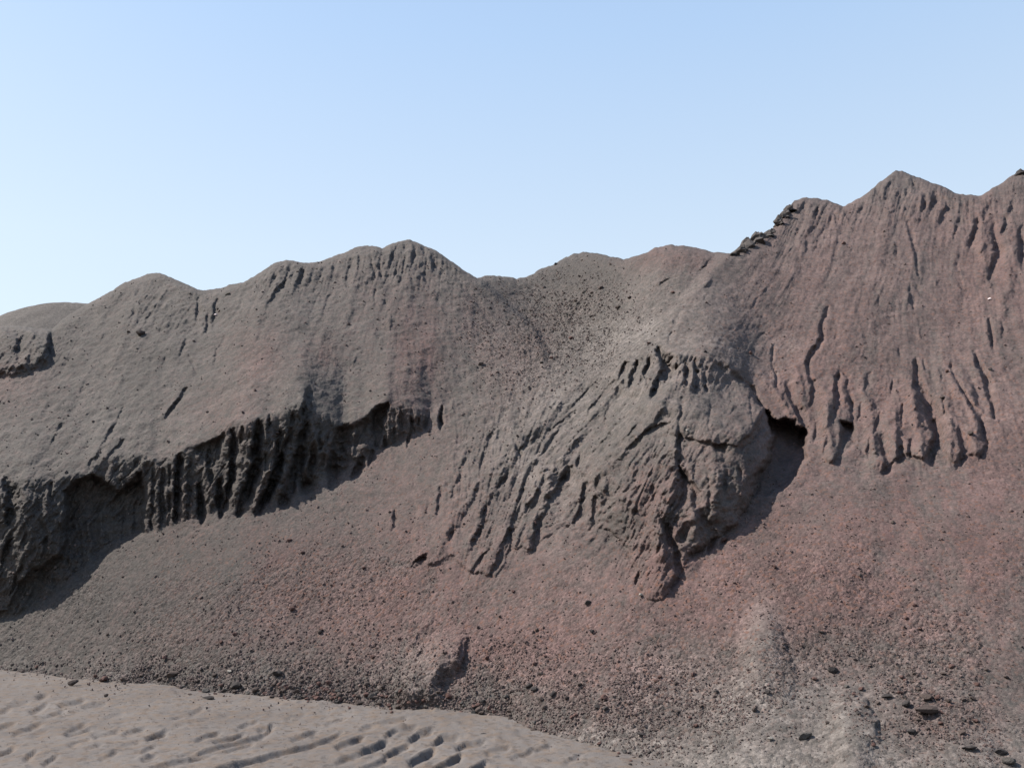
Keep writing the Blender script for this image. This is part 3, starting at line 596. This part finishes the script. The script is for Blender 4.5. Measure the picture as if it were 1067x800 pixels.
MARKS = [([(377,758),(395,752),(423,747)],.03,9),([(402,765),(412,759),(432,757)],.04,9),([(428,768),(436,763),(450,761)],.045,9),([(453,773),(460,768),(476,767)],.045,9),([(476,778),(484,774),(503,772)],.04,9),
 ([(352,776),(366,771),(378,766)],.045,10),([(377,781),(390,777),(403,771)],.045,10),([(402,785),(414,780),(426,776)],.045,10),([(428,793),(440,787),(452,781)],.05,11),([(455,799),(468,793),(480,787)],.05,11),
 ([(482,806),(494,800),(506,793)],.04,11),([(508,783),(518,780),(530,778)],.025,9),([(535,788),(545,785),(556,780)],.025,9),([(352,792),(364,788),(376,784)],.025,10),([(378,799),(392,795),(404,790)],.03,10),
 ([(225,802),(250,795),(276,787),(321,775),(340,768),(355,761)],.040,7),([(160,800),(190,793),(232,781),(262,770)],.03,8),([(200,787),(232,775),(272,762),(283,752)],.03,8),([(204,768),(216,763),(228,759)],.03,7),
 ([(225,770),(240,766),(252,761)],.035,7),([(306,766),(318,762),(330,758)],.03,7),([(270,756),(285,752)],.02,6),([(40,724),(48,721)],.04,6),([(0,740),(10,737)],.035,6),([(10,733),(28,730)],.035,6),([(33,740),(48,732)],.03,6),
 ([(63,733),(87,728)],.035,6),([(89,734),(109,731)],.03,6),([(0,756),(15,751)],.035,7),([(15,762),(43,752)],.03,7),([(46,744),(66,738)],.025,6),([(70,763),(94,757)],.035,7),([(99,765),(124,758)],.025,7),([(129,762),(150,757)],.025,7),
 ([(154,766),(172,760)],.05,7),([(176,748),(190,744)],.02,6),([(200,740),(212,735)],.02,6),([(253,752),(268,748)],.025,6),([(0,784),(14,777)],.035,8),([(26,790),(36,782)],.03,8),([(46,797),(58,788)],.03,8),
 ([(90,779),(104,774)],.02,7),([(110,744),(128,740)],.02,6),([(105,790),(120,783)],.02,8),([(148,782),(160,776)],.02,7),([(300,745),(318,741)],.015,6),([(340,750),(358,746)],.02,6),([(560,780),(575,776)],.02,8),([(590,792),(604,787)],.02,8)]
# further lug prints continue the two wheel tracks outside the frame and fill between
rs = random.Random(5)
for k in range(26):
    u0 = rs.uniform(-260, 560); v0 = rs.uniform(735, 900)
    if u0 > 0 and v0 < 800 and (u0 > 330): continue
    if v0 < 722+max(0,u0)*.06: continue
    MARKS.append(([(u0, v0), (u0+rs.uniform(12,26), v0-rs.uniform(3,8))], rs.uniform(.012,.028), rs.uniform(6,9)))
for (pts, d, w) in MARKS:
    p = np.array(pts, float); m = (GU > p[:,0].min()-20)&(GU < p[:,0].max()+20)&(GV > p[:,1].min()-18)&(GV < p[:,1].max()+26)
    idx = np.nonzero(m); u = GUw[idx]; v = GVw[idx]
    bd = np.full(u.shape, 1e9); sd = np.zeros(u.shape)
    for i in range(len(p)-1):
        x1, y1 = p[i]; x2, y2 = p[i+1]; L = math.hypot(x2-x1, y2-y1)
        t = np.clip(((u-x1)*(x2-x1)+(v-y1)*(y2-y1))/L**2, 0, 1)
        dd = np.hypot(u-x1-t*(x2-x1), v-y1-t*(y2-y1)); s_ = np.sign(v-(y1+t*(y2-y1)))
        mm = dd < bd; bd = np.where(mm, dd, bd); sd = np.where(mm, s_*dd, sd)
    w = w*.6
    f = np.interp(sd, [-w*.5, -.9, 1.1, 1.9, 1.9+w], [0, .3, -.85, -.95, 0])
    ex = sst(p[:,0].min()-4, p[:,0].min()+2, u)*(1-sst(p[:,0].max()-2, p[:,0].max()+4, u))
    zz[idx] += 1.0*d*f*ex*(1+.25*vnoise2(gx[idx]*6, gy[idx]*6, 212))
G = np.stack([gx, gy, zz*sst(2.2,3.5,RR)*(1-sst(20,40,RR))], -1)
me = make_mesh('dirt_ground', G.reshape(-1,3), mesh_grid('', G)[:, ::-1], {})
tag(link('dirt_ground', me, M_ground), 'pale packed dirt ground with tyre tread marks in front of the heaps', kind='structure')

# ------------------------------------------------------------------ stones
def ico():
    import bmesh
    bm = bmesh.new(); bmesh.ops.create_icosphere(bm, subdivisions=1, radius=1)
    V_ = np.array([v.co[:] for v in bm.verts]); bm.verts.index_update()
    F_ = np.array([[v.index for v in f.verts] for f in bm.faces]); bm.free(); return V_, F_
IV, IF = ico()                                                        # 12 vertices, 20 faces
def ico2():
    import bmesh
    bm = bmesh.new(); bmesh.ops.create_icosphere(bm, subdivisions=2, radius=1)
    bm.verts.index_update()
    V_ = np.array([v.co[:] for v in bm.verts]); F_ = np.array([[v.index for v in f.verts] for f in bm.faces]); bm.free(); return V_, F_
IV2, IF2 = ico2()
def stone_shape(r, hi=False):
    Vv = (IV2 if hi else IV).copy()
    n = 7
    for k in range(n):                                               # chop with planes for an angular block
        d = r.normal(size=3); d /= np.linalg.norm(d); c = r.uniform(.5, .85)
        h = Vv@d; over = h > c; Vv[over] -= np.outer(h[over]-c, d)
    Vv *= 1+r.uniform(-.10, .10, size=(len(Vv), 1))
    Vv *= np.array([1, r.uniform(.65, .95), r.uniform(.5, .8)])
    return Vv
# candidate spots on the visible slope
dens = 0
def band(g): return gauss(U, V, g)
dens = band([(150,703,140,12,1.2),(330,723,120,14,1.8),(470,738,70,10,1.6),(300,690,140,30,.5),(620,735,110,38,1.5),(770,730,70,40,.7),(900,680,90,45,1.0),(960,740,60,35,1.2),(1010,775,45,25,1.0),
   (420,700,20,35,.8),(590,345,55,40,.9),(620,310,40,30,.4),(540,690,50,28,1.1),(690,780,60,10,1.2),(735,738,50,8,1.2),(660,700,60,30,.8),(350,620,120,60,.22),(880,600,150,80,.22),(700,600,60,40,.15),(560,400,60,50,.25)])
dens = dens + .045 + .03*crustm + band([(585,330,60,45,.8),(520,350,40,40,.35),(440,360,60,60,.05)])
dens = dens*np.clip(1+1.4*fbm2(U/18., V/10., 3, 301), .05, 3)
inview = (U > -50)&(U < 1110)&(V < FOOT(U)+4)&(V > RIDGE(U)+1.5)&(V < 815)
dens = np.where(inview, dens, 0)
prob = (dens/dens.sum()).ravel()
NS = 27000
pick = rng.choice(prob.size, NS, p=prob, replace=False)
sp = P.reshape(-1,3)[pick]; pu = U.ravel()[pick]; pv = V.ravel()[pick]
size_px = np.clip(rng.lognormal(.10, .42, NS), .7, 5.0)*(1+.55*(band([(330,725,160,16,1),(620,740,140,30,.5),(960,735,80,40,1.0)]).ravel()[pick]))
toe = np.exp(-((FOOT(pu)-pv)/16)**2)*(pu < 700); size_px = np.minimum(size_px*(1+.55*toe*rng.random(NS)), 7)
big = rng.random(NS) < .010; size_px[big] *= 1.7
rad = size_px*.76*sp[:,1]/FPX
redp = np.clip(red.ravel()[pick]+rng.uniform(.1,.5,NS), 0, .75)
nsp = 1900                                                            # a few rolled out on to the dirt
k_ = np.arange(NS-nsp, NS); su = rng.uniform(-60, 780, nsp); sv_ = FOOT(su)-1+np.where(rng.random(nsp) < .4, rng.exponential(5.5, nsp), rng.uniform(2, 120, nsp))
ax, at_ = ray(su, sv_); sy = -EYE/at_; sp = sp.copy(); sp[k_] = np.stack([ax*sy, sy, 0*sy], -1); pu[k_] = su; pv[k_] = sv_
size_px[k_] = np.where(sv_-FOOT(su) < 16, np.clip(rng.lognormal(.35, .5, nsp), .8, 4.5), np.clip(rng.lognormal(0, .35, nsp), .6, 2.2)); rad[k_] = size_px[k_]*.55*sp[k_,1]/FPX
order = np.argsort(-size_px)
ind = order[:285]; rest = order[285:]
shapes = [stone_shape(rng) for _ in range(24)]
def rot(r):
    q = r.normal(size=4); q /= np.linalg.norm(q); w, x, y, z = q
    return np.array([[1-2*(y*y+z*z),2*(x*y-z*w),2*(x*z+y*w)],[2*(x*y+z*w),1-2*(x*x+z*z),2*(y*z-x*w)],[2*(x*z-y*w),2*(y*z+x*w),1-2*(x*x+y*y)]])
def pile(idx, name, label):
    n = len(idx); VV = np.zeros((n, 12, 3)); FF = np.zeros((n, 20, 3), int); TT = np.ones((n, 12, 4))
    for k, i in enumerate(idx):
        VV[k] = (shapes[k % 24]*rad[i])@rot(rng).T + sp[i] + np.array([0, -.12, .22])*rad[i]
        FF[k] = IF+12*k
        c = 1.12*np.array(GREY)*(1-redp[i])+np.array(RED)*redp[i]
        TT[k,:,:3] = c*rng.uniform(.8, 1.9)
    me = make_mesh(name, VV.reshape(-1,3), FF.reshape(-1,3), {'tint': TT.reshape(-1,4)})
    me.polygons.foreach_set('use_smooth', np.zeros(len(me.polygons), bool))
    return tag(link(name, me, M_rubble), label, 'rubble', kind='stuff')
up = rest[pv[rest] < 480]; lo = rest[pv[rest] >= 480]
pile(up, 'loose_rubble', 'loose rubble strewn over the upper heaps and the valley between them')
pile(lo, 'loose_rubble', 'loose stones and gravel gathered along the foot of the scree')

stone_meshes = {}
def stone_mesh(kind, k):
    if (kind, k) not in stone_meshes:
        r = np.random.default_rng(100+k); Vv = stone_shape(r, True)
        me = make_mesh('stone', Vv, IF2, {}); me.polygons.foreach_set('use_smooth', np.zeros(len(me.polygons), bool))
        me.materials.append(M_stone[kind]); stone_meshes[(kind, k)] = me
    return stone_meshes[(kind, k)]
def surf(u, v):
    """point of the built slope (or ground) met by a sight line"""
    j = int(np.argmin(np.abs(us-u)))
    if v > FOOT(u): x, y = on_ground(u, v); return Vector((x, y, 0))
    i = int(np.argmin(np.abs(V[:,j]-v))); return Vector(P[i, j])
def put_stone(name, p, r, kind, label, cat='stone', group=None, k=0, sc3=(1,1,1), rz=None, sink=.25):
    o = bpy.data.objects.new(name, stone_mesh(kind, k)); col.objects.link(o)
    o.location = p+Vector((0, 0, r*sc3[2]*(.6-sink))); o.scale = (r*sc3[0], r*sc3[1], r*sc3[2])
    o.rotation_euler = (rs.uniform(-.3,.3), rs.uniform(-.3,.3), rs.uniform(0,6.28) if rz is None else rz)
    return tag(o, label, cat, group)
def zone(u, v):
    if v < 480: return 'upper'
    if u < 545: return 'left'
    if u < 800: return 'mid'
    return 'right'
ZL = {'upper': ('lying high on the heaps or in the valley between them', 'loose stones high on the heaps'),
      'left': ('in the rubble at the foot of the dark scree', 'loose stones at the foot of the dark scree'),
      'mid': ('on the stony apron below the slumped mound', 'loose stones on the apron below the slumped mound'),
      'right': ('on the reddish gravel below the highest heap', 'loose stones on the reddish gravel')}
for i in ind:
    kind = rng.choice(['grey', 'brown', 'red', 'dark'], p=[.35, .33, .2, .12]) if redp[i] < .4 else rng.choice(['brown', 'red', 'dark'], p=[.45, .45, .1])
    kind = str(kind); lb, gp = ZL[zone(pu[i], pv[i])]
    word = {'grey': 'grey', 'brown': 'brown', 'red': 'reddish', 'dark': 'dark'}[kind]
    put_stone('stone', Vector(sp[i]), float(rad[i]), kind, 'small %s stone %s' % (word, lb), group=gp, k=int(rng.integers(0, 9)), sink=.1)
# stones that stand out
SPECIAL = [(838,769,7.5,'grey','rounded grey boulder lying alone on the pale dirt at lower right','boulder',(1.15,.8,.75)),
 (867,700,6.0,'dark','dark boulder in the gravel, highest of the dark boulders at lower right','boulder',(1,.9,.8)),
 (966,745,12,'brown','wide flat brown slab with a black shadow under its edge','slab',(1.15,.9,.85)),
 (966,730,8,'brown','thin brown slab just above the widest flat slab','slab',(1,.8,.75)),
 (945,736,5.5,'dark','squat dark boulder left of the wide flat slab','boulder',(1,.9,.9)),
 (950,763,5.5,'dark','dark boulder just below the wide flat slab','boulder',(1,.9,.9)),
 (925,727,5.5,'dark','purplish dark stone at the upper edge of the boulder patch','stone',(1.2,.8,.7)),
 (1003,765,5,'brown','brown boulder right of the wide flat slab','boulder',(1,.9,.8)),
 (1010,781,6.5,'dark','low dark slab near the bottom right corner, left of two boulders','slab',(1.3,.8,.5)),
 (1043,785,6.5,'dark','purplish dark boulder near the bottom right corner','boulder',(1.1,.9,.8)),
 (1050,795,6.5,'grey','grey boulder lowest in the bottom right corner','boulder',(1.2,.9,.8)),
 (803,771,3.5,'pale','small pale stone with a dark shadow left of the lone grey boulder','stone',(1,.9,1)),
 (800,722,3.5,'dark','small dark stone high on the pale apron above the lone boulder','stone',(1,.9,.9)),
 (669,766,4,'dark','single dark stone on the gravel fan at the bottom middle','stone',(1.4,.8,.6)),
 (503,767,4,'dark','single dark stone among the tyre lug prints','stone',(1.2,1,.9)),
 (389,727,5,'dark','largest dark stone at the foot of the dark scree, beside the small cut pile','stone',(1.2,1,.9)),
 (351,733,4,'dark','dark stone just off the scree foot, left of the largest one','stone',(1.1,1,.8)),
 (290,704,6,'dark','dark lump of crust high in the rubble of the dark scree','stone',(1.2,.9,.8)),
 (179,705,6,'brown','brown boulder at the foot of the dark scree near the dirt','boulder',(1.3,.9,.8)),
 (75,713,5,'brown','lone brown stone on the dirt at the far left','stone',(1.2,.9,.7)),
 (218,728,5,'dark','flat dark stone on the dirt edge below the dark scree','stone',(1.4,.9,.6)),
 (245,717,6,'dark','dark jagged lump in the scree foot above the flat dark stone','boulder',(1.2,.9,.9)),
 (557,720,4.5,'dark','dark stone, left one of a pair on the stony apron','stone',(1,.9,.9)),
 (551,716,4.5,'dark','dark stone touching the upper left of its pair on the stony apron','stone',(1,.9,.9)),
 (623,737,4,'dark','dark stone at the left of three on the lower apron','stone',(1,.9,.9)),
 (631,740,4,'dark','dark stone at the right of three on the lower apron','stone',(1,.9,.9)),
 (617,659,3.5,'dark','lone dark stone on the smooth grey scree under the mound','stone',(1,.9,1)),
 (612,630,4.0,'dark','small dark stone just below the slumped mound, on smooth grit','stone',(1,.9,1)),
 (752,564,4.5,'red','reddish boulder perched right of the cleft cone of the mound','boulder',(1.3,.9,.8)),
 (1031,312,2.2,'white','tiny bright pinkish white stone shining on the red heap','stone',(1,1,1)),
 (716,448,1.8,'pale','tiny pale stone on the smooth crown of the slumped mound','stone',(1,1,1)),
 (225,329,2.2,'white','tiny white stone below the dip in the grey heap ridge','stone',(1,1,1)),
 (237,307,2.2,'pale','pale flat stone in the dip of the grey heap ridge','stone',(1.6,1,.5)),
 (668,622,3.0,'pale','pale stone at the left toe of the cleft cone','stone',(1,.9,1)),
 (239,701,3.0,'pale','pale stone in the rubble of the dark scree foot','stone',(1.2,.9,.9)),
 (856,659,2.4,'dark','dark stone at the top of the reddish gravel fan','stone',(1.2,.9,.9)),
 (735,367,2.2,'dark','dark stone on the rim of the slumped mound','stone',(1,1,1)),
 (579,276,2,'dark','dark jagged stone on the left shoulder of the rear heap','stone',(1.2,1,1))]
for k, (u, v, rp, kind, lab, cat, s3) in enumerate(SPECIAL):
    p = surf(u, v)
    put_stone({'boulder': 'boulder', 'slab': 'rock_slab'}.get(cat, 'stone'), p, rp*p.y/FPX, kind, lab, cat, k=k % 9, sc3=s3, rz=rs.uniform(-.5,.5), sink=.05)

# jagged crust pinnacles along the left ridge of the red heap
PIN = [(764,264,9,7,'lowest stub of crust where the jagged ridge begins'),(772,262,10,13,'second crust shard from the low end of the jagged ridge'),(779,259,10,19,'tall leaning shard at the low end of the jagged ridge'),
 (788,253,12,18,'broadest dark crust shard halfway along the jagged ridge'),(794,249,9,13,'notched shard right of the broadest one'),(799,245,8,11,'small pointed shard between two notches of the ridge'),(804,241,8,8,'low blunt shard in the middle of the jagged ridge'),
 (811,232,7,14,'narrow shard standing alone before the last ridge steps'),(817,225,7,14,'upright shard just below the top of the jagged ridge'),(822,217,8,9,'topmost shard against the shoulder of the red heap'),
 (1062,180,6,9,'small dark spike on the crest at the right edge')]
for k, (u, v, w, h, lab) in enumerate(PIN):
    w *= 1.3; h *= .85
    j = int(np.argmin(np.abs(us-u))); p = Vector(P[-4, j]); px = p.y/FPX
    r = np.random.default_rng(500+k); n = 9; rings = 5; Vv = []; Fv = []
    lean_ = r.uniform(-.05, .28)
    for i in range(rings):
        q = i/(rings-1); rr_ = (1-q**1.7)*.82+.18
        for m in range(n):
            an = 2*math.pi*m/n; jr = 1+r.uniform(-.42, .42)
            Vv.append((math.cos(an)*rr_*jr*w*px*.62+(lean_*q+r.uniform(-.05,.05))*h*px, math.sin(an)*rr_*jr*w*px*.8, (q*(1+r.uniform(-.12,.10))*h-4)*px))
    for i in range(rings-1):
        for m in range(n):
            Fv.append((i*n+m, i*n+(m+1) % n, (i+1)*n+(m+1) % n, (i+1)*n+m))
    Vv.append((lean_*h*px, 0, (h-3.3)*px)); c = len(Vv)-1
    me = bpy.data.meshes.new('rock_shard'); me.from_pydata(Vv, [], Fv+[((rings-1)*n+m, (rings-1)*n+(m+1) % n, c) for m in range(n)])
    me.materials.append(M_stone['shard'] if k < 10 else M_stone['dark'])
    o = bpy.data.objects.new('rock_shard', me); col.objects.link(o)
    o.location = (ray(u, v)[0]*p.y, p.y, EYE+ray(u, v)[1]*p.y)
    tag(o, lab, 'rock', 'crust shards on the jagged ridge' if k < 10 else None)
